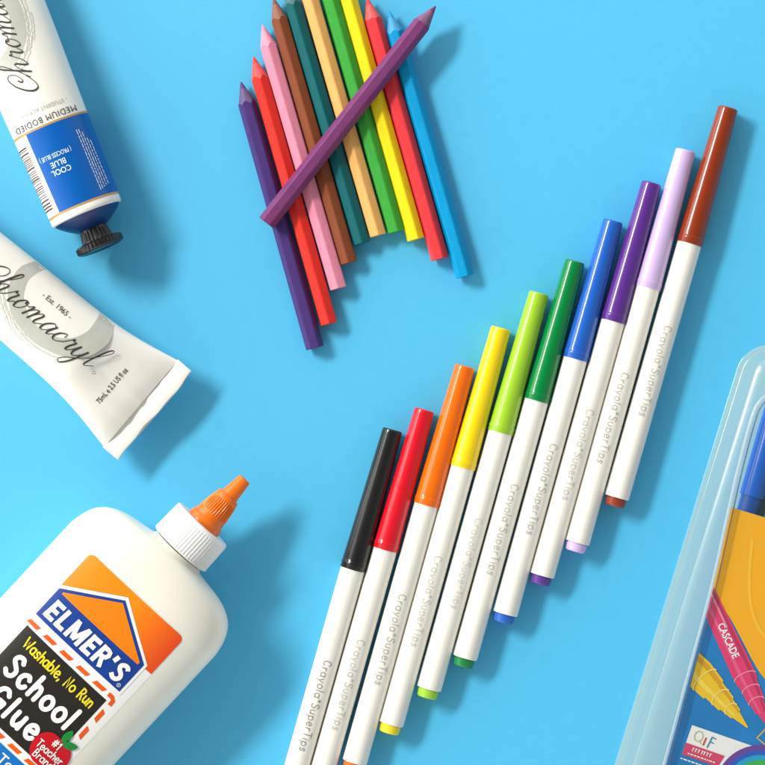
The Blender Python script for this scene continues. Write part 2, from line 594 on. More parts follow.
# ------------------------------------------------------------------ hexagonal colouring pencils
def pencil(label, tip, end, col, roll, zbase=0.0, tipcol=None, tiplen=23.5):
    R = 9.4
    ap = R * cos(pi / 6)
    rr = radians(roll)
    low = min(R * .975 * sin(rr + pi / 3 * k) for k in range(6)) if abs(roll) > 5 else -ap
    zc = zbase - low
    k = 1 - zc / D
    L = math.hypot(end[0] - tip[0], end[1] - tip[1]) * k
    ang = math.atan2(-(end[1] - tip[1]), end[0] - tip[0])
    t = thing('colouring_pencil', label, 'pencil', tip[0], tip[1], ang, zc, group='hexagonal colouring pencils in a fan')
    angs = []
    for s in range(6):
        for q in (0, .1, .22, .36, .5, .64, .78, .9):
            angs.append(pi / 3 * (s + q))

    def rad(a):
        loc = (a % (pi / 3)) - pi / 6
        return min(ap / cos(loc), R * .965)
    r0 = 0.7
    kk = (R * .97 - r0) / tiplen
    nm = label.split()[0] + '_' + label.split()[1]
    body_m = mat('lacquer_' + nm, tuple(c * .93 for c in col), 0.40, 0.22, 0.16, 800, bump=0.22, bscale=1500, aniso=(0.25, 1, 1))
    tc = tipcol or tuple(min(.85, c * .84 + .055) for c in col)
    tip_m = mat('shaved_' + nm, tc, 0.62, 0.4, 0.28, 1600, bump=0.5, bscale=2500, aniso=(0.4, 1, 1))
    lead_m = mat('lead_' + nm, tuple(c * .85 for c in col), 0.5, 0.4, 0.15, 1500)

    def pt(x, a, r):
        return (x, r * cos(a + rr), zc + r * sin(a + rr))
    xb = [(rad(a) - r0) / kk + 0.7 * sin(a * 5 + roll) for a in angs]
    lead_end = 7.0
    rings = [[pt(0, a, .25) for a in angs], [pt(.3, a, r0) for a in angs], [pt(lead_end, a, r0 + kk * lead_end) for a in angs]]
    obj('lead', *loft(rings), lead_m, t, 40)
    rings = [[pt(lead_end + (x - lead_end) * f, a, r0 + kk * (lead_end + (min(x, (rad(a) - r0) / kk) - lead_end) * f)) for a, x in zip(angs, xb)] for f in (0, .35, .7, 1)]
    obj('sharpened_tip', *loft(rings, False), tip_m, t, 40)
    rings = [[pt(x, a, rad(a) + .05) for a, x in zip(angs, xb)]] + [[pt(x, a, rad(a) + .05) for a in angs] for x in (tiplen + 6, L - .5)] + \
            [[pt(L, a, rad(a) - .45) for a in angs]]
    obj('body', *loft(rings), body_m, t, 12)
    # the cut end shows the core
    vs = [pt(L + .05, 2 * pi * q / 24, 2.6) for q in range(24)]
    obj('core', vs, [tuple(range(24))], lead_m, t, None)
    return t


PC = [
    ('deep purple pencil, leftmost and lowest end of the fan', (241, 81.8), (315, 348), rgb(80, 56, 124), 2),
    ('orange red pencil lying between deep purple and pink ones', (253.7, 56.7), (329, 324), rgb(240, 52, 40), 27),
    ('pale pink pencil lying between orange red and brown ones', (262.4, 24.7), (338.5, 288.5), rgb(246, 150, 175), 33),
    ('reddish brown pencil lying between pink and teal ones', (273.5, -2), (349, 263), rgb(142, 74, 42), 33),
    ('dark teal pencil lying between brown and tan ones', (286.5, -17), (362, 243.5), rgb(0, 100, 105), 27),
    ('light tan pencil lying between teal and green ones', (302.5, -28), (378, 235.5), rgb(252, 186, 108), 27),
    ('grass green pencil lying between tan and yellow ones', (322, -30), (396, 232), rgb(62, 170, 62), 17),
    ('bright yellow pencil lying between green and scarlet ones', (341, -27), (416, 239.5), rgb(252, 226, 24), 17),
    ('scarlet red pencil lying between yellow and cyan ones', (367, -2), (440, 259), rgb(236, 62, 68), 12),
    ('cyan blue pencil, rightmost of the fan', (389, 11), (465, 276.5), rgb(0, 158, 216), 11),
]
for lb, a, b, c, ro in PC:
    pencil(lb, a, b, c, ro)
pencil('plum magenta pencil laid diagonally across the whole fan', (435.8, 6), (266.3, 223), rgb(124, 60, 112), 0, 16.2)


# ------------------------------------------------------------------ paint tubes
TUBE_L, TUBE_R = 330.0, 36.5


WTAB = smooth_path([(0, 36.5), (113, 39.5), (182, 41.8), (227, 42.8), (256, 44.2), (276, 46.2), (297, 49.6), (331, 56.6)], 8)


def tube_section(t):
    """half width, half height, centre height at distance t from the shoulder"""
    f = max(0.0, min(1.0, t / TUBE_L))
    wv = WTAB[0][1]
    for (t0, w0), (t1, w1) in zip(WTAB, WTAB[1:]):
        if t0 <= t <= t1:
            wv = w0 + (w1 - w0) * (t - t0) / (t1 - t0)
            break
    else:
        if t > WTAB[-1][0]:
            wv = WTAB[-1][1]
    # constant girth: solve the ellipse's other half axis
    per = 2 * pi * TUBE_R
    lo_, hi = 1.0, TUBE_R
    for _ in range(30):
        m_ = (lo_ + hi) / 2
        h_ = ((wv - m_) / (wv + m_)) ** 2
        p = pi * (wv + m_) * (1 + 3 * h_ / (10 + sqrt(4 - 3 * h_)))
        if p > per:
            hi = m_
        else:
            lo_ = m_
    hv = lo_
    hv = max(hv, 1.6)
    zc = 36.5 - 8.5 * f ** 2
    return wv, hv, zc


def tube_top(x, y, l, off=.15):
    wv, hv, zc = tube_section(x)
    q = max(-.985, min(.985, y / wv))
    y = q * wv
    return (x, y, zc + hv * sqrt(1 - q * q) + off + l)


def paint_tube(label, px, py, ang, showcap):
    """local X runs from the shoulder to the crimp"""
    t = thing('paint_tube', label, 'paint tube', px, py, ang, 36, group='squeezy paint tubes')
    body_m = mat('tube_white', (0.86, 0.83, 0.755), 0.33, 0.5, 0.03, 60, bump=0.5, bscale=70)
    blue = mat('tube_blue', rgb(0, 94, 180), 0.3, 0.35, 0.03, 150)
    gold = mat('tube_gold', rgb(196, 150, 88), 0.35, 0.5, 0.08, 300)
    grey = mat('tube_brush_grey', rgb(196, 196, 184), 0.4, 0.4, 0.10, 500, aniso=(1, .2, 1))
    seg = 80
    rings = []
    for r, x in ((33.5, -1.2), (35.6, -.7), (36.5, .6)):
        rings.append([(x, r * cos(2 * pi * k / seg), 36.5 + r * sin(2 * pi * k / seg)) for k in range(seg)])
    n = 40
    for i in range(n + 1):
        x = 3 + (TUBE_L - 3) * i / n
        wv, hv, zc = tube_section(x)
        ring = []
        for k in range(seg):
            a = 2 * pi * k / seg
            y, z = wv * cos(a), hv * sin(a)
            # thin wall pulled in by the crimp: soft dent along the middle
            s = max(0, (x / TUBE_L - .78) / .22)
            z *= 1 - .30 * sin(pi * min(1, s)) * (1 - abs(cos(a))) ** .7
            if z > 0:     # wrinkles fanning out from the crimp
                z += (.55 * sin(y * .30 + 1.1) + .35 * sin(y * .53 + x * .02)) * s * s * (1 - abs(cos(a)))
            ring.append((x, y, zc + z))
        rings.append(ring)
    obj('tube_body', *loft(rings), body_m, t, 50)
    # folded crimp, slightly wavy
    wv, hv, zc = tube_section(TUBE_L)
    rings = []
    for x, th in ((TUBE_L - 1.0, 2.0), (TUBE_L + .2, 2.9), (TUBE_L + 15.5, 2.7), (TUBE_L + 17.5, 2.2), (TUBE_L + 18, 1.2)):
        ring = []
        m_ = 30
        for k in range(m_):
            y = -wv - .6 + (2 * wv + 1.2) * k / (m_ - 1)
            xo = .9 * sin(y * .07) + .6 * sin(y * .19 + 1) if x > TUBE_L + 2 else .9 * sin(y * .05)
            zo = 1.2 * sin(y * .06 + .5)
            ring.append((x + xo, y, zc + zo + th))
        for k in reversed(range(m_)):
            p = ring[k]
            ring.append((p[0], p[1], p[2] - 2 * th))
        rings.append(ring)
    obj('crimp', *loft(rings), mat('crimp_white', (.87, .85, .80), .3, .5, .02, 200), t, 40)
    # cone shoulder and stepped cap
    prof = [(-.6, 34.3), (-1.6, 33.8), (-5, 30.5), (-11, 22.5), (-15, 16), (-15.5, 14)]
    obj('shoulder', *lathe(prof, 36.5, 72), mat('shoulder_blue', rgb(10, 52, 112), .35, .5, .05, 200), t, 40)
    capm = mat('cap_black', (.018, .015, .013), .38, .5, .15, 300)

    def knurl(x, a):
        return .55 * sin(a * 26) if -29 < x < -17.5 else 0
    prof = [(-13.5, 12), (-14.2, 13.6), (-17, 14.2), (-18.5, 13.8), (-27.0, 15.5), (-28.8, 22.6), (-30.2, 23.6), (-35.2, 23.6), (-36.6, 22.8), (-37.2, 21.2), (-35.6, 17), (-35.6, 3)]

    def rib2(x, a):
        return .7 * abs(sin(a * 18)) if x < -29.5 and x > -36 else (.55 * sin(a * 24) if -27.5 < x < -17.5 else 0)
    obj('screw_cap', *lathe(prof, 36.5, 144, rib2), capm, t, 40)

    def band(name, t0, t1, a0, a1, m_, off=.14, nn=40, nt=6):
        vs, fs = [], []
        for i in range(nt + 1):
            x = t0 + (t1 - t0) * i / nt
            wv_, hv_, zc_ = tube_section(x)
            for k in range(nn + 1):
                a = radians(a0 + (a1 - a0) * k / nn)      # 0 = straight up, + towards local +Y
                vs.append((x, (wv_ + off) * sin(a), zc_ + (hv_ + off) * cos(a)))
        for i in range(nt):
            for k in range(nn):
                q = i * (nn + 1) + k
                fs.append((q, q + 1, q + nn + 2, q + nn + 1))
        return obj(name, vs, fs, m_, t, 60)
    # colour panel wraps right round to the far side; white strip with the bar code beside it
    band('colour_panel', 8.6, 91.5, -150, 37, blue)
    band('gold_line', 6.4, 8.6, -178, 178, gold, .16, 72, 2)
    band('gold_line', 91.5, 93.6, -178, 178, gold, .16, 72, 2)
    rnd = random.Random(5)
    vs, fs = [], []
    x = 15.0
    while x < 82:
        wd = rnd.choice((.7, 1.0, 1.5))
        a0, a1 = radians(47), radians(86)
        for k in range(8):
            a = a0 + (a1 - a0) * k / 7
            for xx in (x, x + wd):
                wv_, hv_, zc_ = tube_section(xx)
                vs.append((xx, (wv_ + .2) * sin(a), zc_ + (hv_ + .2) * cos(a)))
        q = len(vs) - 16
        for k in range(7):
            fs.append((q + 2 * k, q + 2 * k + 1, q + 2 * k + 3, q + 2 * k + 2))
        x += wd + rnd.choice((1.0, 1.5, 2.2))
    obj('bar_code', vs, fs, mat('bar_ink', (.12, .05, .04), .5, .3), t, None)
    # printing across the tube (reads towards +Y, tops towards the cap)
    pale = mat('print_pale_blue', (.66, .78, .86), .45, .3, .03)
    fl = Flat()
    fl.font('COOL', 8.0, 0, 9, bold=.012, sx=.9)
    fl.font('BLUE', 8.0, 0, 1, bold=.012, sx=.9)
    fl.font('( PROCESS BLUE )', 6.4, 0, -7, sx=.68, bold=.008)
    fl.turn(pi / 2, 57, 4)
    fl.build('shade_name', pale, t, lambda x, y, l: tube_top(x, y, l, .45), cuty=2)
    fl = Flat()
    fl.font('MEDIUM BODIED', 8.6, 0, 0, sx=.88, spacing=1.15)
    fl.turn(pi / 2, 101.5, 0)
    fl.build('lettering', mat('ink_dark', (.05, .045, .04), .5, .3), t, lambda x, y, l: tube_top(x, y, l, .65), cuty=2)
    fl = Flat()
    fl.font('- STUDENT ACRYLIC -', 5.6, 0, 0, sx=.9, spacing=1.1)
    fl.turn(pi / 2, 111, 0)
    fl.build('lettering', mat('ink_grey', (.40, .38, .35), .5, .3), t, lambda x, y, l: tube_top(x, y, l, .65), cuty=2)
    # small print in rows along the tube, far side
    fl = Flat()
    for r_ in range(5):
        x = 14 + r_
        while x < 78 - r_ * 4:
            wd = rnd.uniform(2, 6)
            fl.stroke([(x, -24.0 - r_ * 2.1), (x + wd, -24.0 - r_ * 2.1)], .7, cap=False)
            x += wd + .9
    fl.build('small_print', pale, t, lambda x, y, l: tube_top(x, y, l, .45), cuty=.7)
    # brushed grey ring behind the script
    fl = Flat()
    n_ = 90
    out, inn = [], []
    for k in range(n_):
        a = 2 * pi * k / n_
        jo = 1 + .012 * sin(3 * a + 1) + .006 * sin(11 * a)
        out.append((211 + 56.5 * cos(a) * jo, 22 + 42 * sin(a) * jo))
        inn.append((208 + 38 * cos(a) * (2 - jo), 27 + 33 * sin(a)))
    # leave the brush stroke open near its start, upper left
    i = len(fl.v)
    a_open = (radians(128), radians(140))
    for k in range(n_):
        a = 2 * pi * k / n_
        k2 = (k + 1) % n_
        if a_open[0] < a < a_open[1]:
            continue
        fl.poly([out[k], out[k2], inn[k2], inn[k]])
    fl.build('brush_ring', grey, t, lambda x, y, l: tube_top(x, y, l, .12), cutx=4, cuty=2)
    fl = Flat()
    for (r1, r2, a0, a1, wd) in ((60, 41, 195, 285, .7), (58.6, 39.6, 205, 262, 1.0), (62, 43.5, 222, 275, .6), (63.5, 43, 200, 240, .7), (57.6, 40.5, 262, 300, .8), (65, 45.5, 236, 262, .6)):
        fl.stroke([(211 + r1 * cos(radians(a0 + (a1 - a0) * k / 24)) + .8 * sin(k * 1.3), 18 + r2 * sin(radians(a0 + (a1 - a0) * k / 24)) + .6 * sin(k * 2.1 + r1)) for k in range(25)], wd)
    fl.build('brush_hairs', grey, t, lambda x, y, l: tube_top(x, y, l, .12), cuty=2)
    fl = Flat()
    wtot = script_text(fl, 'Chromacryl', 12.4, 124, -5.5, 1.4)
    fl.stroke([(123 + wtot + 7.5 + a, -5.0 + b) for a, b in circ(0, 0, 1.5, 1.5, 14)], .4, closed=True)
    fl.build('script_lettering', mat('ink_script', (.045, .04, .036), .5, .3), t, lambda x, y, l: tube_top(x, y, l, .55), cutx=None, cuty=3)
    fl = Flat()
    fl.font('- Est. 1965 -', 7.6, 207, 19.5, sx=.95)
    fl.build('lettering', MATS['ink_dark'], t, lambda x, y, l: tube_top(x, y, l, .55), cuty=2)
    fl = Flat()
    fl.font('75mL e 2.5 US fl oz', 7.4, 0, 0, sx=.74, bold=.012)
    fl.turn(pi / 2, TUBE_L - 30, -4)
    fl.build('lettering', MATS['ink_dark'], t, lambda x, y, l: (x, y, tube_dent(x, y) + .45 + l), cuty=2)
    return t


def tube_dent(x, y):
    wv, hv, zc = tube_section(x)
    q = max(-.985, min(.985, y / wv))
    sn = sqrt(1 - q * q)
    s = max(0, (x / TUBE_L - .78) / .22)
    return zc + hv * sn * (1 - .30 * sin(pi * min(1, s)) * (1 - abs(q)) ** .7)


# upper tube: shoulder at (87.5, 214), local X points up-left away from the cap
paint_tube('white paint tube with blue band and black cap pointing down', 87.0, 214, math.atan2(.923, -.384), True)
# lower tube: crimp at lower right; its shoulder lies outside the frame
dxx, dyy = .762, .648
paint_tube('white paint tube lying with its flat crimped end towards the centre', 140.5 - dxx * TUBE_L * 1.013, 404 - dyy * TUBE_L * 1.013, math.atan2(-dyy, dxx), False)


# ------------------------------------------------------------------ glue bottle
BU, BV = (.68, -.733), (.733, .68)       # image axes of the bottle: towards the nozzle / across, to the right of it
UC = .68 * CX - .733 * CY
VC = .733 * CX + .68 * CY
BZ = 48.0
B0u, B0v = -420.0, 505.5                 # the bottle's origin in those axes


def bl(a, b, h):
    """measured across a / along b at height h -> bottle's local x, y"""
    k = 1 - h / D
    k0 = 1 - BZ / D
    u = UC + (b - UC) * k - (UC + (B0u - UC) * k0)
    v = VC + (a + 505.5 - VC) * k - (VC + (B0v - VC) * k0)
    return v, u


def bottle_section(u):
    """half width, half depth, exponent at measured u"""
    st = [(-282, 29, 29, 2), (-285, 31, 30, 2), (-287, 40, 32, 2.0), (-290.5, 62, 36.5, 2.1), (-296, 77, 40.5, 2.2), (-303, 86.5, 43.6, 2.3), (-312, 92.5, 45.8, 2.4), (-322, 96, 47.2, 2.5),
          (-336, 98.2, 48, 2.6), (-660, 98.2, 48, 2.6)]
    if u >= st[0][0]:
        return st[0][1:]
    for i in range(len(st) - 1):
        if st[i + 1][0] <= u <= st[i][0]:
            # monotone cubic between stations
            def slope(k, j):
                if k <= 0 or k >= len(st) - 2:
                    return 0.0 if k else (st[1][j] - st[0][j]) / (st[1][0] - st[0][0])
                d0 = (st[k][j] - st[k - 1][j]) / (st[k][0] - st[k - 1][0])
                d1 = (st[k + 1][j] - st[k][j]) / (st[k + 1][0] - st[k][0])
                return 0.0 if d0 * d1 <= 0 else 2 * d0 * d1 / (d0 + d1)
            hh = st[i + 1][0] - st[i][0]
            f = (u - st[i][0]) / hh
            return tuple((2 * f ** 3 - 3 * f * f + 1) * st[i][j] + (f ** 3 - 2 * f * f + f) * hh * slope(i, j)
                         + (-2 * f ** 3 + 3 * f * f) * st[i + 1][j] + (f ** 3 - f * f) * hh * slope(i + 1, j) for j in (1, 2, 3))
    return st[-1][1:]


def bottle_top(x, y):
    k = 1 - BZ / D
    u = y / k + B0u
    wv, hv, n = bottle_section(u)
    q = min(.985, abs(x / (wv * k)))
    return BZ + hv * (1 - q ** n) ** (1 / n)


def lab(off):
    def f(a, b, l):
        x, y = bl(a, b, 93)
        return (x, y, bottle_top(x, y) + off + l)
    return f


def glue_bottle():
    px = BU[0] * B0u + BV[0] * B0v
    py = BU[1] * B0u + BV[1] * B0v
    t = thing('glue_bottle', 'white glue bottle lying flat with orange twist nozzle and bright printed label', 'glue bottle', px, py, math.atan2(-BV[1], BV[0]), BZ)
    plast = mat('bottle_white', (.86, .82, .715), .34, .45, .015, 60, sss=.25, bump=.25, bscale=45)
    seg = 96
    rings = []
    us = [-282 - 54 * (k / 40) ** 1.5 for k in range(41)] + list(range(-350, -640, -15))
    for u in us:
        wv, hv, n = bottle_section(u)
        k = 1 - BZ / D
        y = (u - B0u) * k
        ring = []
        for q in range(seg):
            a = 2 * pi * q / seg
            ca, sa = cos(a), sin(a)
            ring.append((math.copysign(abs(ca) ** (2 / n), ca) * wv * k, y, BZ + math.copysign(abs(sa) ** (2 / n), sa) * hv))
        rings.append(ring)
    for f, dy in ((.97, -3), (.9, -6), (.5, -6.5)):
        rings.append([(x * f, y + dy, BZ + (z - BZ) * f) for x, y, z in rings[len(us) - 1]])
    obj('bottle_body', *loft(rings), plast, t, 50)

    def turned(prof, m, name, parent, ribs=None, segm=180, sm=35):
        vs, fs = lathe(prof, BZ, segm, ribs)
        k = 1 - BZ / D
        vs = [(y, (x - B0u) * k, z) for x, y, z in vs]
        return obj(name, vs, fs, m, parent, sm)
    capm = mat('cap_white', (.88, .87, .84), .35, .45, .015, 200)

    def ridges(x, a):
        return .75 * (abs(sin(a * 30)) ** .6) if -279 < x < -249.5 else 0
    turned([(-277.5, 24), (-280.5, 31.6), (-280.0, 32.6), (-278.6, 32.9), (-278.5, 32.2), (-264, 31.9), (-250, 31.6), (-249.5, 32.2), (-247.3, 31.9), (-246, 30.8), (-246, 18)], capm, 'screw_collar', t, ridges, 240, 30)
    oran = mat('nozzle_orange', rgb(250, 120, 20), .27, .5, .03, 200, sss=.1)

    def nrib(x, a):
        return .6 * sin(a * 34) if -231 < x < -213.5 else 0
    turned([(-246.5, 18), (-245.8, 18.8), (-240, 18.5), (-238.8, 17.6), (-238.3, 16.6), (-233, 15.7), (-231.5, 15.5), (-230.5, 15.3), (-221, 13.9), (-214, 12.8), (-213, 12.65), (-212, 12.5), (-209, 12.2), (-208, 11.4), (-207.6, 9.4), (-206, 9.0), (-186.5, 6.9), (-185, 6.4), (-184.4, 5.2), (-184.4, 2.4), (-187, 2.2)],
           oran, 'twist_nozzle', t, nrib, 204, 35)

    # --- label, laid on the front face
    white = mat('label_white', (.87, .86, .83), .3, .5, .01, 200)
    orange = mat('label_orange', rgb(248, 132, 16), .3, .5, .03, 60)
    panel = mat('label_orange_blend', rgb(248, 132, 16), .3, .5, .03, 60)
    pn = panel.node_tree       # the print runs from orange to a red orange at its outer corner
    tc_ = pn.nodes.new('ShaderNodeTexCoord')
    sp_ = pn.nodes.new('ShaderNodeSeparateXYZ')
    pn.links.new(tc_.outputs['Object'], sp_.inputs[0])
    mr_ = pn.nodes.new('ShaderNodeMapRange')
    mr_.inputs['From Min'].default_value = 5 * U
    mr_.inputs['From Max'].default_value = 66 * U
    pn.links.new(sp_.outputs['X'], mr_.inputs['Value'])
    mx_ = pn.nodes.new('ShaderNodeMix')
    mx_.data_type = 'RGBA'
    mx_.inputs['A'].default_value = (*rgb(250, 142, 18), 1)
    mx_.inputs['B'].default_value = (*rgb(242, 72, 28), 1)
    pn.links.new(mr_.outputs['Result'], mx_.inputs['Factor'])
    pn.links.new(mx_.outputs['Result'], pn.nodes['Principled BSDF'].inputs['Base Color'])
    dkor = mat('label_deep_orange', rgb(240, 96, 26), .3, .5, .03, 60)
    navy = mat('label_navy', rgb(28, 66, 150), .3, .5, .03, 60)
    black = mat('label_black', (.022, .019, .016), .3, .5, .1, 60)
    yel = mat('label_yellow', rgb(240, 222, 40), .35, .5, .03)
    red = mat('label_red', rgb(206, 22, 36), .3, .5, .04, 100)
    green = mat('label_green', rgb(30, 140, 60), .35, .5, .05)
    sky = mat('label_blue', rgb(18, 116, 200), .3, .5, .03)
    lb = Flat()
    lb.poly(rrect(-67, -620, 64.5, -343, 6))
    base = lb.build('label', white, t, lab(.12), cutx=4, cuty=14)
    fl = Flat()
    pts = [(-63, -391), (-63, -349)] + [(-63 + 6 * (1 - cos(q)), -349 + 6 * sin(q)) for q in (.5, 1.0, pi / 2)] + [(58 + 6 * sin(q), -349 + 6 * cos(q)) for q in (0, .4, .8, 1.2, pi / 2)] + [(64, -392)]
    fl.poly(pts)
    fl.build('orange_panel', panel, base, lab(.3), cutx=4, cuty=8)
    # house shaped badge: white outline, navy line, orange gable, navy band
    fl = Flat()
    fl.poly([(-65, -429), (55.5, -429), (55.5, -388), (-5, -350.5), (-65, -389)])
    fl.build('badge_outline', white, base, lab(.5), cutx=4)
    fl = Flat()
    fl.poly([(-62, -426), (52.5, -426), (52.5, -389.6), (-5, -354.6), (-62, -391)])
    fl.build('badge', navy, base, lab(.7), cutx=4)
    fl = Flat()
    fl.poly([(-56, -393.5), (-56.5, -391.5), (-5, -358.2), (47.5, -390.5), (47.5, -393.5)])
    fl.build('badge_gable', orange, base, lab(.9), cutx=4)
    fl = Flat()
    block_text(fl, "ELMER'S", 21.5, -57, -421.5, 102)
    fl.build('badge_lettering', PRINT_WHITE, base, lab(1.1), cutx=4)
    fl = Flat()
    fl.stroke(circ(47.5, -421.5, 1.8, 1.8, 14), .5, closed=True)
    fl.font('R', 2.4, 47.5, -422.4)
    fl.build('badge_lettering', PRINT_WHITE, base, lab(1.1))
    # chalkboard panel with dashed orange border
    fl = Flat()
    fl.poly([(-60.5, -533), (49, -533), (49, -441), (-60.5, -440)])
    fl.build('black_panel', black, base, lab(.3), cutx=4, cuty=20)
    fl = Flat()

    def dash(x0, y0, x1, y1, wd=4.6):
        dx, dy = x1 - x0, y1 - y0
        l = math.hypot(dx, dy)
        nx, ny = -dy / l * wd / 2, dx / l * wd / 2
        sx_, sy_ = dx / l * 1.3, dy / l * 1.3
        fl.poly([(x0 - nx - sx_, y0 - ny - sy_), (x1 - nx - sx_, y1 - ny - sy_), (x1 + nx + sx_, y1 + ny + sy_), (x0 + nx + sx_, y0 + ny + sy_)])
    for k in range(5):
        dash(-66 + k * 22.5 + 3, -435, -66 + k * 22.5 + 17, -435)
        dash(-66 + k * 22.5 + 6, -538.5, -66 + k * 22.5 + 20, -538.5)
    for k in range(4):
        dash(54.5, -451 - k * 23, 54.5, -464 - k * 23)
    fl.stroke([(46, -435), (51, -435), (54.3, -437.5), (54.5, -443)], 4.6, cap=False)
    fl.build('dashed_border', dkor, base, lab(.3), cutx=4)
    fl = Flat()
    hand_text(fl, 'Washable, No Run', 11.5, -4, -458.5, 1.75, sp=.1, wob=.04, fit=92)
    fl.build('panel_lettering', yel, base, lab(.6), cutx=4)
    fl = Flat()
    hand_text(fl, 'School', 23, -4, -490, 4.8, sp=.24, wob=.02, fit=86)
    hand_text(fl, 'Glue', 23, -8, -522, 4.8, sp=.24, wob=.02, fit=59)
    fl.build('panel_lettering', PRINT_WHITE, base, lab(.6), cutx=4)
    fl = Flat()
    fl.poly([(-67, -620), (64, -620), (64, -543.5), (-67, -543.5)])
    fl.build('blue_panel', sky, base, lab(.3), cutx=4, cuty=20)
    fl = Flat()
    fl.font('Tou', 15, 8.5, -559, align='LEFT', bold=.01)
    fl.build('panel_lettering', PRINT_WHITE, base, lab(.6), cutx=4)
    # apple seal
    ax, ay = 43, -517
    fl = Flat()
    pts = []
    for k in range(48):
        a = 2 * pi * k / 48
        r = 20.5 * (1 - .16 * max(0, cos(a - pi / 2)) ** 8 - .10 * max(0, cos(a + pi / 2)) ** 10 + .03 * cos(2 * a))
        pts.append((ax + r * cos(a), ay + r * sin(a)))
    fl.poly(pts)
    ap = fl.build('apple_seal', red, base, lab(1.0), cutx=4)
    fl = Flat()
    fl.poly(smooth_path([(ax, ay + 16), (ax - 2, ay + 23), (ax + 2, ay + 31), (ax + 6, ay + 25), (ax + 4, ay + 18)], 5, True))
    fl.poly(smooth_path([(ax + 2, ay + 15), (ax + 8, ay + 21), (ax + 17, ay + 22), (ax + 14, ay + 15), (ax + 7, ay + 13)], 5, True))
    fl.build('leaf', green, ap, lab(1.3), cutx=4)
    fl = Flat()
    hand_text(fl, '#1', 8, ax, ay + 6.2, 1.3)
    hand_text(fl, 'Teacher', 8, ax, ay - 4.0, 1.15, sx=.85)
    hand_text(fl, 'Brand', 8, ax, ay - 13.6, 1.15, sx=.9)
    fl.build('seal_lettering', PRINT_WHITE, ap, lab(1.4), cutx=4)


glue_bottle()


# ------------------------------------------------------------------ blister pack at the right edge
PO = (672.0, 577.5)
PX, PY = (.955, .296), (.296, -.955)


def pk(px, py, h):
    """seen position at height h -> pack's local x, y"""
    k = 1 - h / D
    X, Y = (px - CX) * k - (PO[0] - CX), (py - CY) * k - (PO[1] - CY)
    return X * PX[0] + Y * PX[1], X * PY[0] + Y * PY[1]


def pkmap(h, off=0.0):
    def f(x, y, l):
        a, b = pk(x, y, h)
        return (a, b, h + off + l)
    return f


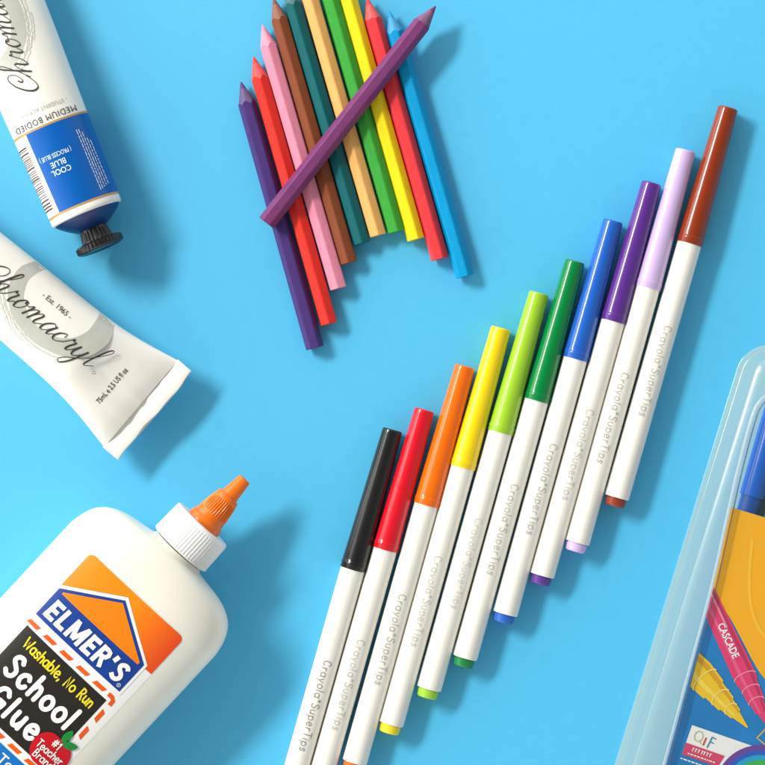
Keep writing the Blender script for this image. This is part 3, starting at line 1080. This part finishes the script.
def blister_pack():
    t = thing('marker_pack', 'clear blister pack of markers with orange and blue printed card', 'marker pack', PO[0], PO[1], math.atan2(-PX[1], PX[0]))
    film = clear('clear_film', (.985, .995, .99), .015, (.85, .95, .92), .15, 1.7)
    milk = clear('milky_tray', (.96, 1.0, .96), .42, (.76, .98, .90), .25)
    x1, y0, y1 = 330, -420, 253

    def outline(inset, z, r=34):
        rr_ = max(4, r - inset)
        return [(x, y, z) for x, y in rrect(inset, y0 + inset, x1 - inset, y1 - inset, rr_, 10)]
    prof = [(0, 1.0), (.6, 1.5), (5.2, 1.6), (6.0, 2.2), (6.8, 6), (8.2, 14), (10.2, 22), (12.6, 27.6), (14.8, 30.7), (15.6, 31.2), (20.2, 33.6), (21, 33.9), (24, 34.9), (28, 35.2), (33, 35.3)]
    rings = [outline(i, z) for i, z in prof]
    vs, fs = loft(rings, False)
    n = len(rings[0])
    fs.append(tuple((len(rings) - 1) * n + k for k in range(n)))
    obj('blister', vs, fs, film, t, 40)
    # tray sheet under the blister
    vs = outline(.8, .5)
    obj('tray', vs, [tuple(range(len(vs)))], milk, t, None)
    # moulded rib beside the card
    h = 33.5
    path = smooth_path([pk(x, y, h) for x, y in ((640, 850), (664.5, 764), (688, 676), (711, 590), (729.5, 507), (737.5, 472), (750, 424), (758, 404), (772, 394), (800, 398))], 6)
    for rx, rw, rm in ((0, 1.8, clear('rib_film', (.95, .98, .98), .34, (.80, .86, .90), .08, 1.6)),
                       (-4.2, .7, clear('rib_line', (.55, .58, .62), .1, (.5, .5, .55), .1))):
        rings = []
        for i, c in enumerate(path):
            a, b = path[max(0, i - 1)], path[min(len(path) - 1, i + 1)]
            L = math.hypot(b[0] - a[0], b[1] - a[1])
            dx, dy = (b[0] - a[0]) / L, (b[1] - a[1]) / L
            c = (c[0] - dy * -rx * -1, c[1] + dx * -rx * -1) if rx else c
            rings.append([(c[0] - dy * rw * cos(q), c[1] + dx * rw * cos(q), h + rw * .85 * sin(q)) for q in [2 * pi * k / 16 for k in range(16)]])
        obj('rib', *loft(rings), rm, t, 50)
    # printed card
    H = 28.0
    blue = mat('card_blue', rgb(24, 124, 192), .35, .3, .30, 70)
    orange = mat('card_orange', rgb(248, 178, 16), .35, .4, .03, 80)
    orange2 = mat('card_orange_light', rgb(252, 194, 40), .35, .4, .03, 80)
    pink = mat('card_pink', rgb(228, 60, 112), .35, .4, .08, 150)
    pink2 = mat('card_pink_light', rgb(242, 140, 168), .35, .4, .05, 150)
    yel = mat('card_yellow', rgb(238, 196, 36), .35, .4, .08, 150)
    yel2 = mat('card_yellow_light', rgb(248, 222, 120), .35, .4, .05, 150)
    red = mat('card_red', rgb(214, 66, 104), .35, .4, .04)
    fl = Flat()
    fl.poly([(731, 507), (850, 543), (850, 900), (626, 900), (665, 760), (711.5, 592)])
    v = fl
    n0 = len(v.v)
    top = [(731, 507), (850, 543), (850, 900), (626, 900), (665, 760), (711.5, 592)]
    vs, fs = [], []
    for z in (H - 1.0, H):
        vs += [(*pk(x, y, H), z) for x, y in top]
    m = len(top)
    fs = [tuple(range(m)), tuple(range(m, 2 * m))] + [(k, (k + 1) % m, m + (k + 1) % m, m + k) for k in range(m)]
    card = obj('card', vs, fs, blue, t, None)

    def art(name, fl_, m_, off):
        return fl_.build(name, m_, card, pkmap(H, off), clip=[((665.6, 760, 0), (-168, -46.5, 0)), ((711.9, 592, 0), (-85, -19.5, 0))] if name.startswith('p') else ())
    fl = Flat()
    fl.poly([(731.2, 507.3), (849, 543)] + [(849, 700)] + smooth_path([(800, 698), (782, 692), (765, 679), (754, 663), (742, 640), (728, 615), (709.5, 593)], 5) + [(712, 591)])
    art('orange_field', fl, orange, .25)
    fl = Flat()
    fl.stroke(smooth_path([(752, 540), (749.5, 575), (751, 606), (760, 630), (778, 648)], 6), 3.2)
    art('orange_swirl', fl, orange2, .45)
    # pink pen drawn on the card
    def pen_shape(p0, p1, stations, m_body, m_light, m_dark):
        L_ = math.hypot(p1[0] - p0[0], p1[1] - p0[1])
        ex, ey = (p1[0] - p0[0]) / L_, (p1[1] - p0[1]) / L_
        nx, ny = -ey, ex
        fl_ = Flat()
        le = [(p0[0] + ex * s * L_ + nx * r, p0[1] + ey * s * L_ + ny * r) for s, r in stations]
        ri = [(p0[0] + ex * s * L_ - nx * r, p0[1] + ey * s * L_ - ny * r) for s, r in stations]
        fl_.poly(le + ri[::-1])
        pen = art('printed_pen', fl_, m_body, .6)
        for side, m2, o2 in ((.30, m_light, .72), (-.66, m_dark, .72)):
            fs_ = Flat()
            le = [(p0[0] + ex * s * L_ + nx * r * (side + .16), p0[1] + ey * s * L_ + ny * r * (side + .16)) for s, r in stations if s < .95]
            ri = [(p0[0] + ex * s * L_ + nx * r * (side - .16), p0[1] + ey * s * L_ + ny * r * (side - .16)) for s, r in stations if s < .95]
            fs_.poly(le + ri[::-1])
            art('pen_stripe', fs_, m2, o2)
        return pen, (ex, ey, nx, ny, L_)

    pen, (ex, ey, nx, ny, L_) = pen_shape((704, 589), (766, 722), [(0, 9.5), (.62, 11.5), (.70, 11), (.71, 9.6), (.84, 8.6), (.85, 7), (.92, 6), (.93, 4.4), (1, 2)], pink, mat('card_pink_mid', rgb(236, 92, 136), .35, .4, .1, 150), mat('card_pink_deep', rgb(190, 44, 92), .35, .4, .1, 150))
    fl = Flat()
    for s, r in ((.66, 11.4), (.845, 8.2), (.755, 9.2)):
        c = (704 + ex * s * L_, 589 + ey * s * L_)
        fl.stroke([(c[0] + nx * r * cos(q) + ex * 4 * sin(q), c[1] + ny * r * cos(q) + ey * 4 * sin(q)) for q in [pi + pi * k / 12 for k in range(13)]], 1.2)
    fl.stroke([(704 + ex * L_ * s - nx * 4.5, 589 + ey * L_ * s - ny * 4.5) for s in (.04, .3)], 2.0)
    art('pen_band', fl, pink2, .85)
    fl = Flat()
    fl.font('CASCADE', 10.5, 0, 0, align='LEFT', bold=.02, sx=.80)
    # lettering runs down the pen
    ca = math.atan2(ey, ex)
    fl.v = [(x, -y, l) for x, y, l in fl.v]
    fl.turn(ca, 704 + ex * L_ * .26 + nx * 3.2, 589 + ey * L_ * .26 + ny * 3.2)
    art('pen_lettering', fl, PRINT_WHITE, .85)
    pen, (ex, ey, nx, ny, L_) = pen_shape((676, 648), (747.5, 727.5), [(0, 12), (.32, 15.5), (.52, 13.5), (.53, 11.5), (.70, 10), (.71, 8), (.83, 6.4), (.84, 4.6), (.97, 1.4), (1, .8)], yel, mat('card_yellow_mid', rgb(246, 212, 84), .35, .4, .1, 150), mat('card_yellow_deep', rgb(216, 160, 24), .35, .4, .1, 150))
    fl = Flat()
    for s, r in ((.40, 15), (.62, 10.8), (.77, 7.2)):
        c = (676 + ex * s * L_, 648 + ey * s * L_)
        fl.stroke([(c[0] + nx * r * cos(q) + ex * 5 * sin(q), c[1] + ny * r * cos(q) + ey * 5 * sin(q)) for q in [pi + pi * k / 12 for k in range(13)]], 1.3)
    art('pen_band', fl, yel2, .85)
    # product strip along the bottom: white and red with a rainbow
    fl = Flat()
    ux, uy = (.945, .327), (-.327, .945)
    O = (692, 725)

    def sp(a, b):
        return (O[0] + ux[0] * a + uy[0] * b, O[1] + ux[1] * a + uy[1] * b)
    fl.poly([sp(0, 0), sp(160, 0), sp(160, 31), sp(0, 31)])
    strip = fl.build('name_strip', mat('strip_white', (.80, .79, .77), .35, .4, .03), card, pkmap(H, .6))
    fl = Flat()
    fl.poly([sp(0, 18.5), sp(41, 18.5), sp(38, 31), sp(0, 31)])
    fl.build('strip_band', red, strip, pkmap(H, .85))
    fl = Flat()
    for k, cc in enumerate(((108, 66, 150), (40, 90, 190), (20, 160, 205), (60, 176, 80), (244, 214, 40), (246, 146, 30), (224, 50, 44))):
        fl = Flat()
        r0_, r1_ = 46 - k * 5.0, 46 - (k + 1) * 5.0
        an = [radians(182 + 90 * q / 20) for q in range(21)]
        c = sp(86, 40)
        ba = math.atan2(ux[1], ux[0])
        po = [(c[0] + r0_ * cos(a + ba), c[1] + r0_ * sin(a + ba)) for a in an] + [(c[0] + r1_ * cos(a + ba), c[1] + r1_ * sin(a + ba)) for a in reversed(an)]
        fl.poly(po)
        fl.build('rainbow_arc', mat('rainbow_%d' % k, rgb(*cc), .35, .4, .04), strip, pkmap(H, .85 + .02 * k))
    fl = Flat()
    fl.stroke([sp(10 + 4.2 * cos(q), 8.5 + 5.2 * sin(q)) for q in [2 * pi * k / 20 for k in range(20)]], 1.0, closed=True)
    fl.stroke([sp(12, 12), sp(14.5, 15)], 1.0)
    fl.build('strip_lettering', mat('strip_olive', rgb(190, 190, 120), .4, .4), strip, pkmap(H, .85))
    fl = Flat()
    fl.stroke([sp(17.5, 8), sp(17.0, 15)], 1.7)
    fl.build('strip_lettering', mat('strip_red', rgb(205, 60, 40), .4, .4), strip, pkmap(H, .85))
    fl = Flat()
    fl.stroke([sp(23, 5), sp(21.6, 16)], 1.5)
    fl.stroke([sp(23, 5), sp(27, 5.4)], 1.2)
    fl.stroke([sp(22.5, 10), sp(26, 10.2)], 1.2)
    fl.build('strip_lettering', mat('strip_teal', rgb(60, 140, 160), .4, .4), strip, pkmap(H, .85))
    fl = Flat()
    for a in (9, 12, 15, 18.5, 21, 24, 27):
        fl.stroke([sp(a, 21), sp(a - .4, 24.6)], .9, cap=False)
        fl.stroke([sp(a - .8, 21.0), sp(a + 1.2, 21.3)], .7, cap=False)
    a = 5
    rnd = random.Random(3)
    while a < 34:
        wd = rnd.uniform(1.5, 4)
        fl.stroke([sp(a, 28), sp(a + wd, 28)], 1.1, cap=False)
        a += wd + .8
    fl.build('strip_lettering', PRINT_WHITE, strip, pkmap(H, 1.05))
    fl = Flat()
    a = 0
    while a < 24:
        wd = rnd.uniform(1.5, 4)
        fl.stroke([sp(a, 35), sp(a + wd, 35)], 1.2, cap=False)
        a += wd + .9
    art('small_print', fl, PRINT_WHITE, .3)
    fl = Flat()
    fl.stroke([(772, 722), (757, 738), (768, 747)], 1.3)
    art('yellow_outline', fl, yel, .3)


blister_pack()


def packed_marker(label, top, bot, col, r):
    dx, dy = bot[0] - top[0], bot[1] - top[1]
    L = math.hypot(dx, dy)
    t = thing('packed_marker', label, 'marker', top[0], top[1], math.atan2(-dy, dx), 14, group='markers inside the blister pack')
    nm = label.split()[0]
    cl = 104
    zc = 14.5
    prof = [(0, 2), (.4, 5), (2, 8.4), (5, 10.6), (10, r - .6), (30, r), (cl - 4, r + .3), (cl - .4, r + .3), (cl, r - .2), (cl, r - 1.5)]
    obj('cap', *lathe(prof, zc, 64), mat('packed_cap_' + nm, col, .2, .5, .03, 200), t, 40)
    prof = [(cl - 1, r - 1.3), (cl + 9, r - 1.3), (L, r - 1.5), (L, 4)]
    obj('barrel', *lathe(prof, zc, 64), mat('packed_barrel_' + nm, tuple(c * .7 for c in col), .3, .5, .03, 200), t, 40)


packed_marker('blue marker inside the clear pack, tucked under the orange card', (780, 396), (703, 671.5), rgb(12, 92, 190), 12.3)
packed_marker('green marker inside the clear pack, showing as a sliver by the frame edge', (806, 404), (729, 679.5), rgb(0, 150, 110), 12.3)
